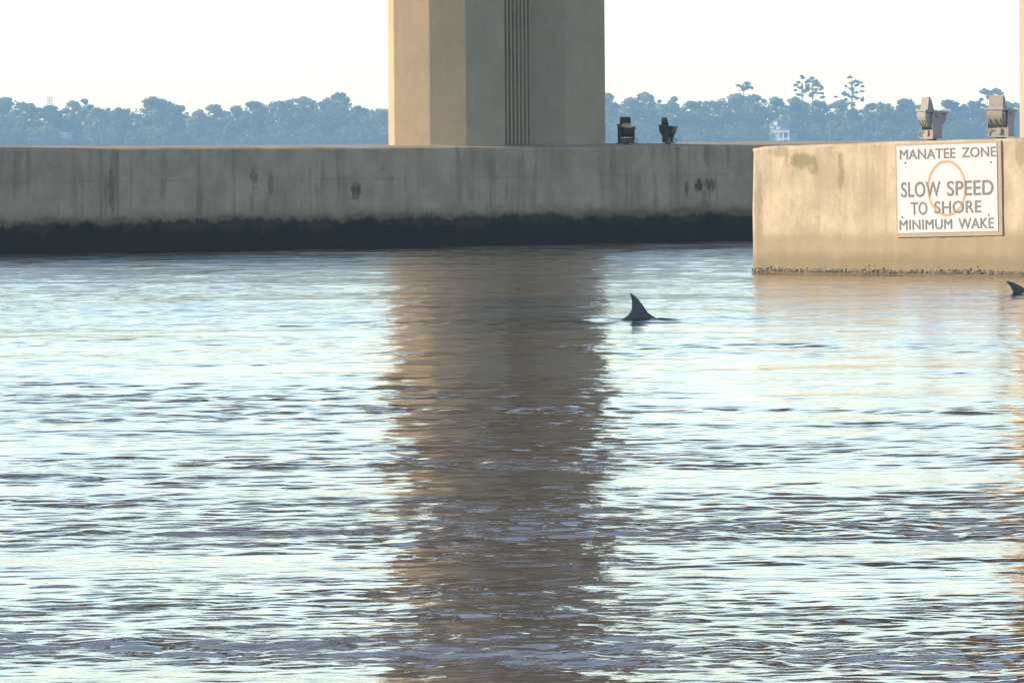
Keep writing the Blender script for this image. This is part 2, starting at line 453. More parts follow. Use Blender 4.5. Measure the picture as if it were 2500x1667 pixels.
# ------------------------------------------------------------------ manatee sign
def sign():
    off = 0.03
    uz = lambda x, y: Vector(face_uz(x, y, RA, RROT, off))
    tl, tr, bl, br = uz(2191.5, 357.5), uz(2437, 349.5), uz(2190, 570), uz(2433, 564.5)
    c = (tl + tr + bl + br) / 4
    W = ((tr - tl).length + (br - bl).length) / 2; H = ((tl - bl).length + (tr - br).length) / 2
    ang = math.atan2(tr.y - tl.y, tr.x - tl.x) * 0.6 + math.atan2(br.y - bl.y, br.x - bl.x) * 0.4
    print('sign', W, H, math.degrees(ang))
    t_ = Vector((math.cos(RROT), math.sin(RROT), 0)); n_ = Vector((math.sin(RROT), -math.cos(RROT), 0))
    s = empty('manatee_sign')
    # local x along face, local z up, -y out of the face
    rot = Matrix.Rotation(RROT, 4, 'Z') @ Matrix.Rotation(-ang, 4, 'Y')
    pos = RA + t_ * c.x + n_ * 0.0; pos.z = c.y
    s.matrix_world = Matrix.Translation(pos) @ rot
    tag(s, 'white square manatee zone slow speed sign bolted to the sunlit footing', 'sign')
    def loc(x, y):
        p = uz(x, y) - c; ca, sa = math.cos(-ang), math.sin(-ang)
        return Vector((p.x * ca - p.y * sa, p.x * sa + p.y * ca))
    m_frame = plain('sign_frame_tan', (0.36, 0.31, 0.235), 0.75, 0, 0.15, 9)
    m_white = concrete('sign_white_weathered', (0.59, 0.635, 0.72), (0.50, 0.52, 0.56), streak_amt=0.2, bump=0.02, mott=0.12)
    m_ink = plain('sign_ink_faded', (0.15, 0.158, 0.145), 0.6, 0, 0.22, 40)
    m_or = plain('sign_orange_faded', (0.44, 0.30, 0.17), 0.6, 0, 0.12, 30)
    m_bolt = plain('sign_bolt', (0.2, 0.17, 0.13), 0.5, 0.6)
    bm = bmesh.new(); bm_box(bm, (0.014, -0.009, -0.010), (W + 0.11, 0.028, H + 0.085), 0.008); from_bm('backing_board', bm, m_frame, s)
    bm = bmesh.new(); bm_box(bm, (0, -0.027, 0), (W, 0.008, H), 0.002, seg=1); from_bm('face_panel', bm, m_white, s)
    yface = -0.0312
    z = lambda zx, zy: loc(1830 + zx / 2.851, 170 + zy / 2.851)
    # faded ring under the letters
    rc = z(1373, 826); ro = abs(z(1373, 630).y - z(1373, 1022).y) / 2
    bm = bmesh.new(); n = 72; a = []; b = []
    for i in range(n):
        th = 2 * math.pi * i / n
        a.append(bm.verts.new((rc.x + ro * math.cos(th), yface - 0.001, rc.y + ro * math.sin(th))))
        b.append(bm.verts.new((rc.x + ro * 0.905 * math.cos(th), yface - 0.001, rc.y + ro * 0.905 * math.sin(th))))
    for i in range(n): bm.faces.new((a[i], a[(i + 1) % n], b[(i + 1) % n], b[i]))
    g = bmesh.ops.extrude_face_region(bm, geom=list(bm.faces))
    for v in g['geom']:
        if isinstance(v, bmesh.types.BMVert): v.co.y -= 0.0012
    from_bm('orange_ring', bm, m_or, s)
    def line(txt, x0, x1, yt, yb):
        cu = bpy.data.curves.new('lettering', 'FONT'); cu.body = txt; cu.size = 1; cu.extrude = 0.01; cu.bevel_depth = 0.011; cu.bevel_resolution = 0
        cu.space_word = 1.25; cu.space_character = 1.04
        tmp = bpy.data.objects.new('tmp', cu); COL.objects.link(tmp)
        bpy.context.view_layer.update()
        me = bpy.data.meshes.new_from_object(tmp.evaluated_get(bpy.context.evaluated_depsgraph_get()))
        bpy.data.objects.remove(tmp); bpy.data.curves.remove(cu)
        co = np.empty(len(me.vertices) * 3, np.float32); me.vertices.foreach_get('co', co); co = co.reshape(-1, 3)
        mn, mx = co.min(0), co.max(0)
        a_ = z(x0, yb); b_ = z(x1, yt)
        z0 = (z(x0, yb).y); 
        out = np.empty_like(co)
        out[:, 0] = a_.x + (co[:, 0] - mn[0]) / (mx[0] - mn[0]) * (b_.x - a_.x)
        out[:, 2] = a_.y + (co[:, 1] - mn[1]) / (mx[1] - mn[1]) * (b_.y - a_.y)
        out[:, 1] = yface - 0.0028 - (co[:, 2] - mn[2]) / (mx[2] - mn[2]) * 0.0012
        me.vertices.foreach_set('co', out.ravel()); me.update(); me.name = 'lettering'; me.materials.clear()
        o = link('lettering', me, m_ink, s); o['label'] = 'lettering that reads ' + ' '.join(txt.split())
    for wd, x0, x1, yt, yb in (('MANATEE', 1047, 1432, 545, 628), ('ZONE', 1478, 1714, 535, 613), ('SLOW', 1057, 1328, 776, 891), ('SPEED', 1376, 1697, 766, 881),
                               ('TO', 1125, 1237, 920, 1012), ('SHORE', 1288, 1612, 909, 1003), ('MINIMUM', 1045, 1410, 1039, 1118), ('WAKE', 1455, 1699, 1030, 1109)):
        line(wd, x0, x1, yt, yb)
    for bx, by in ((1085, 650), (1680, 645), (1063, 1028), (1665, 1013)):
        p = z(bx, by); bm = bmesh.new()
        bmesh.ops.create_cone(bm, cap_ends=True, segments=10, radius1=0.013, radius2=0.009, depth=0.012,
            matrix=Matrix.Translation((p.x, yface - 0.006, p.y)) @ Matrix.Rotation(R(90), 4, 'X'))
        from_bm('bolt', bm, m_bolt, s)
sign()

# ------------------------------------------------------------------ oyster crust on the sunlit footing
def crust():
    rs = np.random.default_rng(5)
    bm = bmesh.new()
    ico = bmesh.new(); bmesh.ops.create_icosphere(ico, subdivisions=1, radius=1)
    base = [v.co.copy() for v in ico.verts]; fc = [[v.index for v in f.verts] for f in ico.faces]; ico.free()
    for i in range(1500):
        u = rs.uniform(-0.09, RLEN + 2.5)
        dens = 0.5 + 0.5 * math.sin(u * 5.1) * math.sin(u * 1.7 + 1)
        z = 0.028 + abs(rs.normal(0, 0.010 + 0.016 * dens))
        r = rs.uniform(0.004, 0.013)
        yoff = 0.14 - math.sqrt(max(0, 0.14 ** 2 - (0.14 - min(u + 0.12, 0.14)) ** 2))
        m = Matrix.Translation((u, yoff - 0.004, z)) @ Matrix.Rotation(rs.uniform(-0.7, 0.7), 4, 'Y') @ Matrix.Diagonal((r * rs.uniform(0.5, 1.0), r * rs.uniform(0.8, 1.8), r * rs.uniform(0.7, 1.5), 1))
        vs = [bm.verts.new(m @ (v * float(rs.uniform(0.8, 1.15)))) for v in base]
        for f in fc: bm.faces.new([vs[k] for k in f])
    t = NT('oyster_shell')
    g = t.node('ShaderNodeNewGeometry')
    f = t.ramp(g.outputs['Random Per Island'], 0.1, 0.95)
    t.l.new(t.mix(f, (0.16, 0.14, 0.11), (0.60, 0.54, 0.43)), t.b.inputs['Base Color']); t.b.inputs['Roughness'].default_value = 0.8
    o = from_bm('oyster_crust', bm, t.m, pier_r); o['kind'] = 'stuff'
crust()

# ------------------------------------------------------------------ floodlights
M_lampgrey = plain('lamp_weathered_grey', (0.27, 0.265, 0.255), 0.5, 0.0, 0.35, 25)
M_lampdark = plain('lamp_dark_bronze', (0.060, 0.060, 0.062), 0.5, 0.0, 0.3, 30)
M_lampshaded = plain('lamp_painted_shade', (0.07, 0.066, 0.06), 0.5, 0.0, 0.3, 30)  # lamps on the shaded footing: their shade is put into the colour
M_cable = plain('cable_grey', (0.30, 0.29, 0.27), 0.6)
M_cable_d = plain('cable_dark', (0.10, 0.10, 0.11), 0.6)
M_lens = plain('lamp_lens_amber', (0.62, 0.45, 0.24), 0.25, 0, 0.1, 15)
def floodlight(pos, rz, s, mats, label, tilt=0.0, lens=False, cable_side=-1, vs=1):
    """upward floodlight: D-shaped housing in a U yoke, flat rim, upright hood plate, looped cable"""
    body, yoke_m, cab = mats
    L = empty('floodlight', pos, rz); tag(L, label, 'floodlight', 'floodlights on the pier footings')
    W, Rr, zp = 0.29 * s, 0.165 * s, 0.335 * s      # housing length, radius, pivot height
    T = Matrix.Translation((0, 0, zp)) @ Matrix.Rotation(tilt, 4, 'X')
    bm = bmesh.new()
    poly = [(Rr * math.cos(a), Rr * 1.12 * math.sin(a)) for a in np.linspace(math.pi, 2 * math.pi, 15)]
    poly += [(Rr, 0.03 * s), (-Rr, 0.03 * s)]
    bm_prism(bm, poly, -W / 2, W / 2, 'X')
    es = [e for e in bm.edges if abs(e.verts[0].co.x - e.verts[1].co.x) < 1e-6]
    bmesh.ops.bevel(bm, geom=es, offset=0.018 * s, segments=2, affect='EDGES')
    bmesh.ops.transform(bm, matrix=T, verts=bm.verts)
    h = from_bm('housing', bm, body, L)
    bm = bmesh.new(); bm_box(bm, (0, 0, 0.048 * s), (W + 0.03 * s, 2 * Rr + 0.03 * s, 0.035 * s), 0.008 * s)
    bmesh.ops.transform(bm, matrix=T, verts=bm.verts); from_bm('rim', bm, body, h)
    # cooling fins on the back of the bowl
    for k in (-1, 0, 1):
        bm = bmesh.new()
        fp = [((Rr + 0.012 * s) * math.cos(a), (Rr * 1.12 + 0.012 * s) * math.sin(a)) for a in np.linspace(1.15 * math.pi, 1.85 * math.pi, 9)]
        fp += [(0.8 * Rr * math.cos(a), 0.8 * Rr * math.sin(a)) for a in np.linspace(1.85 * math.pi, 1.15 * math.pi, 9)]
        bm_prism(bm, fp, k * W * 0.3 - 0.006 * s, k * W * 0.3 + 0.006 * s, 'X')
        bmesh.ops.transform(bm, matrix=T, verts=bm.verts); from_bm('cooling_fin', bm, body, h)
    if lens:
        bm = bmesh.new(); bmesh.ops.create_uvsphere(bm, u_segments=20, v_segments=10, radius=1, matrix=T @ Matrix.Translation((0, -0.02 * s, 0.05 * s)) @ Matrix.Diagonal((W * 0.5, Rr * 0.9, 0.085 * s, 1)))
        from_bm('lens', bm, M_lens, h, True)
    if True:
        bm = bmesh.new()
        hv = 0.175 * s; w2 = W * 0.40
        bm_box(bm, (0, vs * Rr * 0.72, 0.065 * s + hv / 2), (2 * w2, 0.012 * s, hv))
        for sx in (-1, 1):
            tri = [(Rr * 0.72 - 0.006 * s, 0.066 * s), (Rr * 0.72 - 0.006 * s, 0.065 * s + hv), (Rr * 0.50, 0.065 * s + hv * 0.78), (Rr * 0.18, 0.066 * s)]
            tri = [(vs * a_, b_) for a_, b_ in tri]
            bm_prism(bm, tri, sx * w2 - 0.006 * s, sx * w2 + 0.006 * s, 'X')
        bmesh.ops.transform(bm, matrix=T, verts=bm.verts); from_bm('visor', bm, body, h)
    # yoke
    bm = bmesh.new()
    hw = W / 2 + 0.022 * s
    for sx in (-1, 1):
        arm = [(-0.07 * s, 0.02 * s), (0.07 * s, 0.02 * s), (0.085 * s, zp - 0.02 * s), (0.05 * s, zp + 0.055 * s), (-0.05 * s, zp + 0.055 * s), (-0.085 * s, zp - 0.02 * s)]
        bm_prism(bm, arm, sx * hw - 0.007 * s, sx * hw + 0.007 * s, 'X')
    bm_box(bm, (0, -0.066 * s, 0.075 * s), (2 * hw - 0.016 * s, 0.010 * s, 0.11 * s))
    bm_box(bm, (0, 0, 0.020 * s), (2 * hw + 0.014 * s, 0.150 * s, 0.016 * s))
    from_bm('yoke', bm, yoke_m, L)
    bm = bmesh.new(); bm_box(bm, (0, 0, 0.004 * s), (0.10 * s, 0.10 * s, 0.022 * s)); bmesh.ops.translate(bm, vec=(0, 0, -0.006 * s), verts=bm.verts); from_bm('foot', bm, M_lampdark, L)
    for sx in (-1, 1):
        bm = bmesh.new(); bmesh.ops.create_cone(bm, cap_ends=True, segments=12, radius1=0.03 * s, radius2=0.024 * s, depth=0.02 * s,
            matrix=Matrix.Translation((sx * (hw + 0.016 * s), 0, zp)) @ Matrix.Rotation(R(90) * sx, 4, 'Y')); from_bm('pivot_knob', bm, yoke_m, L)
    bm = bmesh.new()
    bm_box(bm, (0.04 * s, -0.085 * s, 0.085 * s), (0.06 * s, 0.03 * s, 0.08 * s), 0.008 * s); from_bm('junction_box', bm, yoke_m, L)
    p = []
    for k in range(13):
        a = k / 12
        ang = R(100) + a * R(190)
        p.append((0.03 * s + cable_side * (0.10 * s - 0.11 * s * math.cos(ang)), -0.10 * s - 0.02 * a, 0.066 * s + 0.055 * s * math.sin(ang)))
    p.append((cable_side * -0.04 * s + 0.03 * s, -0.13 * s, 0.010)); p.append((cable_side * -0.3 * s, -0.13 * s, 0.008))
    bm = bmesh.new(); bm_tube(bm, p, 0.0085 * s, 8); from_bm('cable', bm, cab, L)
    return L
def top_spot(px, org, rot, back, ztop):
    """a place on top of a footing, `back` metres behind its front edge"""
    u, _ = face_uz(px, 350, org, rot)
    t_ = Vector((math.cos(rot), math.sin(rot), 0)); n_ = Vector((math.sin(rot), -math.cos(rot), 0))
    # shift along the face so that the sight line still passes over the spot
    d = ray(px, 350); p0 = org - n_ * back
    k = (p0 - EYE).dot(n_) / d.dot(n_); p = EYE + d * k
    uu = (p - org).dot(t_)
    return Vector((p.x, p.y, ztop(uu)))
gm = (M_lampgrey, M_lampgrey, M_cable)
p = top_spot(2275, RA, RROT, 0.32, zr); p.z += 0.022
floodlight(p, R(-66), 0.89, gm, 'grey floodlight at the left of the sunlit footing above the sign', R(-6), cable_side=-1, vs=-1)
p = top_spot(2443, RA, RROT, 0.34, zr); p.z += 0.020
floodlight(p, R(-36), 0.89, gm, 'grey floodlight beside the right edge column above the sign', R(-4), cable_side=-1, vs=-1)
dm = (M_lampshaded, M_lampshaded, M_cable_d)
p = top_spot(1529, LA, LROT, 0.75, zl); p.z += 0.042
floodlight(p, R(22), 0.75, dm, 'floodlight coloured dark as if in shade, with an amber lens nearest the shaded column', R(14), lens=True, cable_side=1)
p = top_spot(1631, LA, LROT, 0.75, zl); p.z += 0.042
floodlight(p, R(68), 0.75, dm, 'floodlight coloured dark as if in shade, seen edge on between the amber lamp and sunlit footing', R(6), cable_side=1)

# ------------------------------------------------------------------ dolphins
def dolphin(pos, heading, pitch, label, scale=1.0):
    """whole animal, one mesh; swims along +x of its own frame, only the back and fin break the surface"""
    bm = bmesh.new()
    # body rings: x, centre z, half width, half height (metres)
    rings = [(1.28, -0.06, 0.015, 0.012), (1.20, -0.055, 0.045, 0.035), (1.08, -0.045, 0.06, 0.05), (1.02, -0.02, 0.10, 0.09), (0.92, 0.0, 0.14, 0.14),
             (0.75, 0.0, 0.18, 0.18), (0.50, 0.0, 0.21, 0.215), (0.20, 0.0, 0.225, 0.235), (-0.10, 0.0, 0.21, 0.225), (-0.40, 0.0, 0.17, 0.19),
             (-0.70, 0.0, 0.11, 0.145), (-0.95, 0.0, 0.06, 0.10), (-1.12, 0.0, 0.035, 0.06), (-1.22, 0.0, 0.02, 0.03)]
    n = 20; rr = []
    for (x, cz, a, b) in rings:
        drop = -0.10 * (x / 1.2) ** 2
        rr.append([bm.verts.new((x, a * math.cos(2 * math.pi * k / n), cz + drop + b * math.sin(2 * math.pi * k / n))) for k in range(n)])
    for i in range(len(rr) - 1):
        for k in range(n): bm.faces.new((rr[i][k], rr[i][(k + 1) % n], rr[i + 1][(k + 1) % n], rr[i + 1][k]))
    bm.faces.new(rr[0]); bm.faces.new(rr[-1][::-1])
    # dorsal fin: lens section between trailing and leading edges, flared into the back
    k_ = 1 / 8.4 / 260.4
    lead = [(1480, 868), (1400, 832), (1300, 782), (1200, 712), (1130, 612), (1050, 500), (980, 412), (900, 342), (850, 312)]
    trail = [(600, 872), (660, 845), (735, 800), (800, 745), (853, 665), (868, 540), (862, 430), (838, 365), (818, 312)]
    zt = 0.0
    prev = None
    for (lx, ly), (tx, ty) in list(zip([(1620, 960)] + lead, [(520, 960)] + trail)):
        L_ = Vector(((lx - 1050) * k_, 0, (868 - ly) * k_)); T_ = Vector(((tx - 1050) * k_, 0, (868 - ty) * k_))
        hgt = 0.5 * (L_.z + T_.z)
        th = 0.016 + 0.022 * max(0, 1 - max(hgt, 0) / 0.25) + 0.05 * max(0, 1 - max(hgt + 0.02, 0) / 0.06)
        ring = []
        m = 12
        for j in range(m):
            a = 2 * math.pi * j / m
            f = 0.5 + 0.5 * math.cos(a)           # 1 leading, 0 trailing
            prof = math.sin(a) * (0.55 + 0.45 * f) * th * 0.8
            q = T_.lerp(L_, f)
            ring.append(bm.verts.new((q.x, prof, q.z + 0.235 - 0.028)))
        if prev:
            for j in range(m): bm.faces.new((prev[j], prev[(j + 1) % m], ring[(j + 1) % m], ring[j]))
        prev = ring
    bm.faces.new(prev)
    # flukes and flippers
    def blade(pts, z, th):
        a = [bm.verts.new((x, y, zz + th)) for x, y, zz in pts]; b = [bm.verts.new((x, y, zz - th)) for x, y, zz in pts]
        m = len(pts); bm.faces.new(a); bm.faces.new(b[::-1])
        for j in range(m): bm.faces.new((a[j], b[j], b[(j + 1) % m], a[(j + 1) % m]))
    for s in (-1, 1):
        blade([(-1.08, 0.0, -0.09), (-1.20, s * 0.16, -0.10), (-1.36, s * 0.32, -0.11), (-1.33, s * 0.16, -0.11), (-1.27, 0.0, -0.10)], 0, 0.012)
        blade([(0.62, s * 0.15, -0.12), (0.46, s * 0.34, -0.24), (0.33, s * 0.42, -0.30), (0.38, s * 0.30, -0.24), (0.44, s * 0.16, -0.14)], 0, 0.012)
    t = NT('dolphin_skin')
    nz = t.noise(t.coord(), 6, 4)
    t.l.new(t.mix(nz, (0.055, 0.056, 0.056), (0.11, 0.105, 0.098)), t.b.inputs['Base Color']); t.b.inputs['Roughness'].default_value = 0.5; t.b.inputs['Specular IOR Level'].default_value = 0.3
    o = from_bm('dolphin', bm, t.m, None, True)
    o.matrix_world = Matrix.Translation(pos) @ Matrix.Rotation(heading, 4, 'Z') @ Matrix.Rotation(pitch, 4, 'Y') @ Matrix.Diagonal((scale, scale, scale, 1))
    tag(o, label, 'dolphin', 'dolphins surfacing in the river')
    return o
dolphin(F1 + Vector((-0.02, 0, -0.203)), R(-8), 0.0, 'dark dolphin with upright dorsal fin surfacing in open water near the column reflection')
tip = at_y(2456, 688, F2.y); na = R(25)
off2 = Vector((-0.106 * math.cos(na) - 0.461 * math.sin(na), 0, -0.106 * math.sin(na) + 0.461 * math.cos(na)))
dolphin(tip - off2, 0.0, -na, 'dolphin cut off by the right edge, only its backswept fin tip showing')

# ------------------------------------------------------------------ far shore
YS = 3000.0
def ppm(y): return FPX / y
def shore_x(px, y=YS): return (px - 1250) / FPX * y
def top_h(px, py, y=YS):
    return at_y(px, py, y).z
bm = bmesh.new()
n = 60; rs = np.random.default_rng(4)
xs = np.linspace(-700, 700, n); fr = []; bk = []; lo = []
for x in xs:
    yy = YS - 24 + float(rs.normal(0, 2))
    lo.append(bm.verts.new((x, yy - 3, -0.9))); fr.append(bm.verts.new((x, yy, 0.7))); bk.append(bm.verts.new((x, YS + 220, 2.5)))
for i in range(n - 1):
    bm.faces.new((lo[i], lo[i + 1], fr[i + 1], fr[i])); bm.faces.new((fr[i], fr[i + 1], bk[i + 1], bk[i]))
tag(from_bm('far_shore_ground', bm, plain('shore_earth', (0.10, 0.09, 0.06), 0.9, 0, 0.3, 0.2)), 'low river bank under the far trees', None, None, 'structure')

def leaf_mat(name, dark, lite):
    t = NT(name)
    g = t.node('ShaderNodeNewGeometry')
    cl = t.noise(t.coord(), 0.22, 3)
    f = t.math('ADD', t.math('MULTIPLY', g.outputs['Random Per Island'], 0.4), t.math('MULTIPLY', t.ramp(cl, 0.4, 0.6), 0.6))
    t.l.new(t.mix(f, dark, lite), t.b.inputs['Base Color'])
    t.b.inputs['Roughness'].default_value = 0.75; t.b.inputs['Specular IOR Level'].default_value = 0.2
    tl = t.node('ShaderNodeBsdfTranslucent'); mxs = t.node('ShaderNodeMixShader'); mxs.inputs[0].default_value = 0.22
    t.l.new(t.b.inputs['Base Color'].links[0].from_socket, tl.inputs[0])
    t.l.new(t.b.outputs[0], mxs.inputs[1]); t.l.new(tl.outputs[0], mxs.inputs[2])
    t.l.new(mxs.outputs[0], t.n['Material Output'].inputs[0])
    return t.m
LEAF = [leaf_mat('oak_leaves', (0.055, 0.07, 0.024), (0.29, 0.30, 0.09)), leaf_mat('light_leaves', (0.11, 0.125, 0.045), (0.40, 0.40, 0.14)), leaf_mat('pine_needles', (0.03, 0.045, 0.02), (0.075, 0.095, 0.04))]
BARK = plain('bark', (0.14, 0.11, 0.085), 0.9, 0, 0.3, 3)
PALMBARK = plain('palm_bark', (0.30, 0.27, 0.23), 0.9, 0, 0.2, 3)
def leaf_quads(P, size, rs, flat=0.0, D=None):
    """one small leaf clump per point, facing more or less outwards (D)"""
    n = len(P)
    if D is None:
        a = rs.normal(size=(n, 3)); a[:, 2] *= (1 - flat); a /= np.linalg.norm(a, axis=1, keepdims=True) + 1e-9
        b = rs.normal(size=(n, 3)); b[:, 2] *= (1 - flat)
    else:
        N = D + rs.normal(0, 0.45, (n, 3)); N /= np.linalg.norm(N, axis=1, keepdims=True) + 1e-9
        a = np.cross(N, rs.normal(size=(n, 3))); a /= np.linalg.norm(a, axis=1, keepdims=True) + 1e-9
        b = np.cross(N, a)
    b -= (a * b).sum(1, keepdims=True) * a; b /= np.linalg.norm(b, axis=1, keepdims=True) + 1e-9
    s = size * rs.uniform(0.55, 1.35, (n, 1)); a = a * s; b = b * s * rs.uniform(0.55, 1.0, (n, 1))
    V = np.stack([P - a, P - b * 0.9 + a * 0.2, P + a, P + b], 1).reshape(-1, 3)
    return V, np.arange(4 * n).reshape(n, 4)
def lobes_points(lobes, n, rs):
    sub = []
    for l in lobes:
        sub.append(l)
        for _ in range(3):
            d = rs.normal(size=3); d[2] = abs(d[2]) * 0.8; d /= np.linalg.norm(d); q = rs.uniform(0.32, 0.6)
            sub.append((l[0] + d[0] * l[3] * 0.85, l[1] + d[1] * l[4] * 0.85, l[2] + d[2] * l[5] * 0.85, l[3] * q, l[4] * q, l[5] * q))
    lobes = sub
    vol = np.array([l[3] * l[4] * l[5] for l in lobes]) ** 0.72; vol /= vol.sum()
    c = rs.multinomial(n, vol); out = []; dirs = []
    for l, k in zip(lobes, c):
        d = rs.normal(size=(k, 3)); d /= np.linalg.norm(d, axis=1, keepdims=True) + 1e-9
        r = rs.uniform(0.45, 1.0, (k, 1)) ** 0.6
        r *= 1 + 0.18 * np.sin(5 * d[:, :1] + l[0]) * np.sin(5 * d[:, 2:] + l[1])
        out.append(np.array(l[:3]) + d * r * np.array(l[3:6])); dirs.append(d)
    return np.concatenate(out), np.concatenate(dirs)
def oak(px, py, wpx, label, kind=0, dy=0.0, lacy=0.0, seed=0, base=0.18, nleaf=None, group='trees along the far shore'):
    rs = np.random.default_rng(1000 + seed)
    y = YS + dy; x = shore_x(px, y); H = top_h(px, py, y) - 0.8; Wd = wpx / ppm(y)
    t_ = empty('broadleaf_tree', (x, y, 0.8 + dy * 0.006)); tag(t_, label, 'tree', group)
    H -= dy * 0.006
    lobes = []
    nl = int(9 + Wd * 0.45)
    for i in range(nl):
        f = i / (nl - 1)
        zz = H * (0.30 + 0.58 * f)
        half = Wd / 2 * math.sqrt(max(0.08, 1 - ((zz / H - 0.5) / 0.52) ** 2)) * 0.72
        r = Wd * rs.uniform(0.09, 0.19) * (1 - 0.25 * f)
        lobes.append((rs.uniform(-1, 1) * half, rs.uniform(-1, 1) * half, min(zz, H - r * 1.0), r * rs.uniform(0.9, 1.4), r * rs.uniform(0.9, 1.3), r * rs.uniform(0.65, 0.9)))
    r = Wd * 0.19
    lobes.append((rs.uniform(-0.1, 0.1) * Wd, 0, H - r * 0.95, r * 1.1, r * 1.1, r * 0.7))
    for i in range(5):
        lobes.append((rs.uniform(-0.45, 0.45) * Wd, rs.uniform(-0.4, 0.2) * Wd, H * rs.uniform(base, 0.4), Wd * 0.16, Wd * 0.16, H * 0.14))
    n_ = nleaf or int(7000 * (1 - 0.6 * lacy))
    P_, D_ = lobes_points(lobes, n_, rs); V, Q = leaf_quads(P_, 0.40, rs, D=D_)
    link('crown', np_mesh('crown', V, Q), LEAF[kind], t_)
    bm = bmesh.new()
    tr = max(0.18, H * 0.022)
    bm_tube(bm, [(0, 0, -0.6), (0.1, 0, H * 0.2), (-0.1, 0.1, H * 0.45), (0.1, 0, H * 0.72)], [tr * 1.4, tr, tr * 0.75, tr * 0.3], 7)
    for l in lobes[:nl:2]:
        bm_tube(bm, [(0, 0, H * 0.25), (l[0] * 0.45, l[1] * 0.45, (H * 0.3 + l[2]) / 2), (l[0], l[1], l[2])], [tr * 0.6, tr * 0.42, tr * 0.15], 5)
    from_bm('trunk', bm, BARK, t_)
    return t_
def pine(px, py, label, layers, dy=30.0, seed=0, lean=0.0):
    """tall pine: bare trunk, short flat plates of needles on branches; layers = (dx px, y px, half width px, thickness px)"""
    rs = np.random.default_rng(3000 + seed)
    y = YS + dy; x = shore_x(px, y); z0 = 0.8 + dy * 0.006; k = 1 / ppm(y)
    H = top_h(px, py, y) - z0
    t_ = empty('pine_tree', (x, y, z0)); tag(t_, label, 'tree', 'tall pines above the far tree line')
    P = []; bm = bmesh.new()
    bm_tube(bm, [(0, 0, -0.6), (lean * 0.3, 0, H * 0.4), (lean * 0.7, 0, H * 0.75), (lean, 0, H * 0.985)], [0.34, 0.28, 0.19, 0.05], 7)
    for (dx, ly, hw, th) in layers:
        zz = top_h(px + dx, ly, y) - z0
        cx = dx * k; cyy = rs.uniform(-1.5, 1.5); w = hw * k; h = th * k
        n_ = int(60 + 46 * w * max(h, 0.6))
        for _ in range(4):
            m_ = n_ // 3
            d = rs.normal(size=(m_, 3)); d /= np.linalg.norm(d, axis=1, keepdims=True); d *= rs.uniform(0.1, 1, (m_, 1)) ** 0.6
            f_ = rs.uniform(0.35, 0.65)
            P.append(np.array((cx + rs.uniform(-0.6, 0.6) * w, cyy + rs.uniform(-0.6, 0.6) * w, zz + rs.uniform(-0.7, 0.5) * h)) + d * np.array((w * f_, w * f_, h * rs.uniform(0.8, 1.7))))
        bz = max(zz - abs(cx) * 0.35 - 0.4, H * 0.35)
        bm_tube(bm, [(lean * bz / H, 0, bz), (cx * 0.55, cyy * 0.5, bz + (zz - bz) * 0.45), (cx, cyy, zz)], [0.11, 0.085, 0.03], 5)
    V, Q = leaf_quads(np.concatenate(P), 0.27, rs, 0.2)
    link('crown', np_mesh('crown', V, Q), LEAF[2], t_)
    from_bm('trunk', bm, BARK, t_)
def palm(px, py, label, seed, dy=-6.0, lean=0.0):
    rs = np.random.default_rng(5000 + seed)
    y = YS + dy; x = shore_x(px, y); z0 = 0.6
    H = top_h(px, py, y) - z0 - 0.9
    t_ = empty('palm_tree', (x, y, z0)); tag(t_, label, 'palm tree', 'cabbage palms on the far bank')
    bm = bmesh.new(); bm_tube(bm, [(0, 0, -0.4), (lean * 0.4, 0, H * 0.5), (lean, 0, H)], [0.24, 0.19, 0.17], 8); from_bm('trunk', bm, PALMBARK, t_)
    bm = bmesh.new()
    for i in range(22):
        a = rs.uniform(0, 6.28); e = rs.uniform(-0.5, 1.25); L_ = rs.uniform(1.3, 1.9); w = 0.42
        c, s = math.cos(a), math.sin(a); prev = None
        for j in range(5):
            f = j / 4; r = L_ * f * math.cos(e) ; zz = H + L_ * (f * math.sin(e) - 0.55 * f * f); ww = w * (0.25 + 1.5 * f * (1 - f) * 1.6) if j < 4 else 0.05
            a1 = bm.verts.new((lean + c * r - s * ww, s * r + c * ww, zz - 0.1)); b1 = bm.verts.new((lean + c * r, s * r, zz)); c1 = bm.verts.new((lean + c * r + s * ww, s * r - c * ww, zz - 0.1))
            if prev: bm.faces.new((prev[0], prev[1], b1, a1)); bm.faces.new((prev[1], prev[2], c1, b1))
            prev = (a1, b1, c1)
    from_bm('crown', bm, LEAF[1], t_)

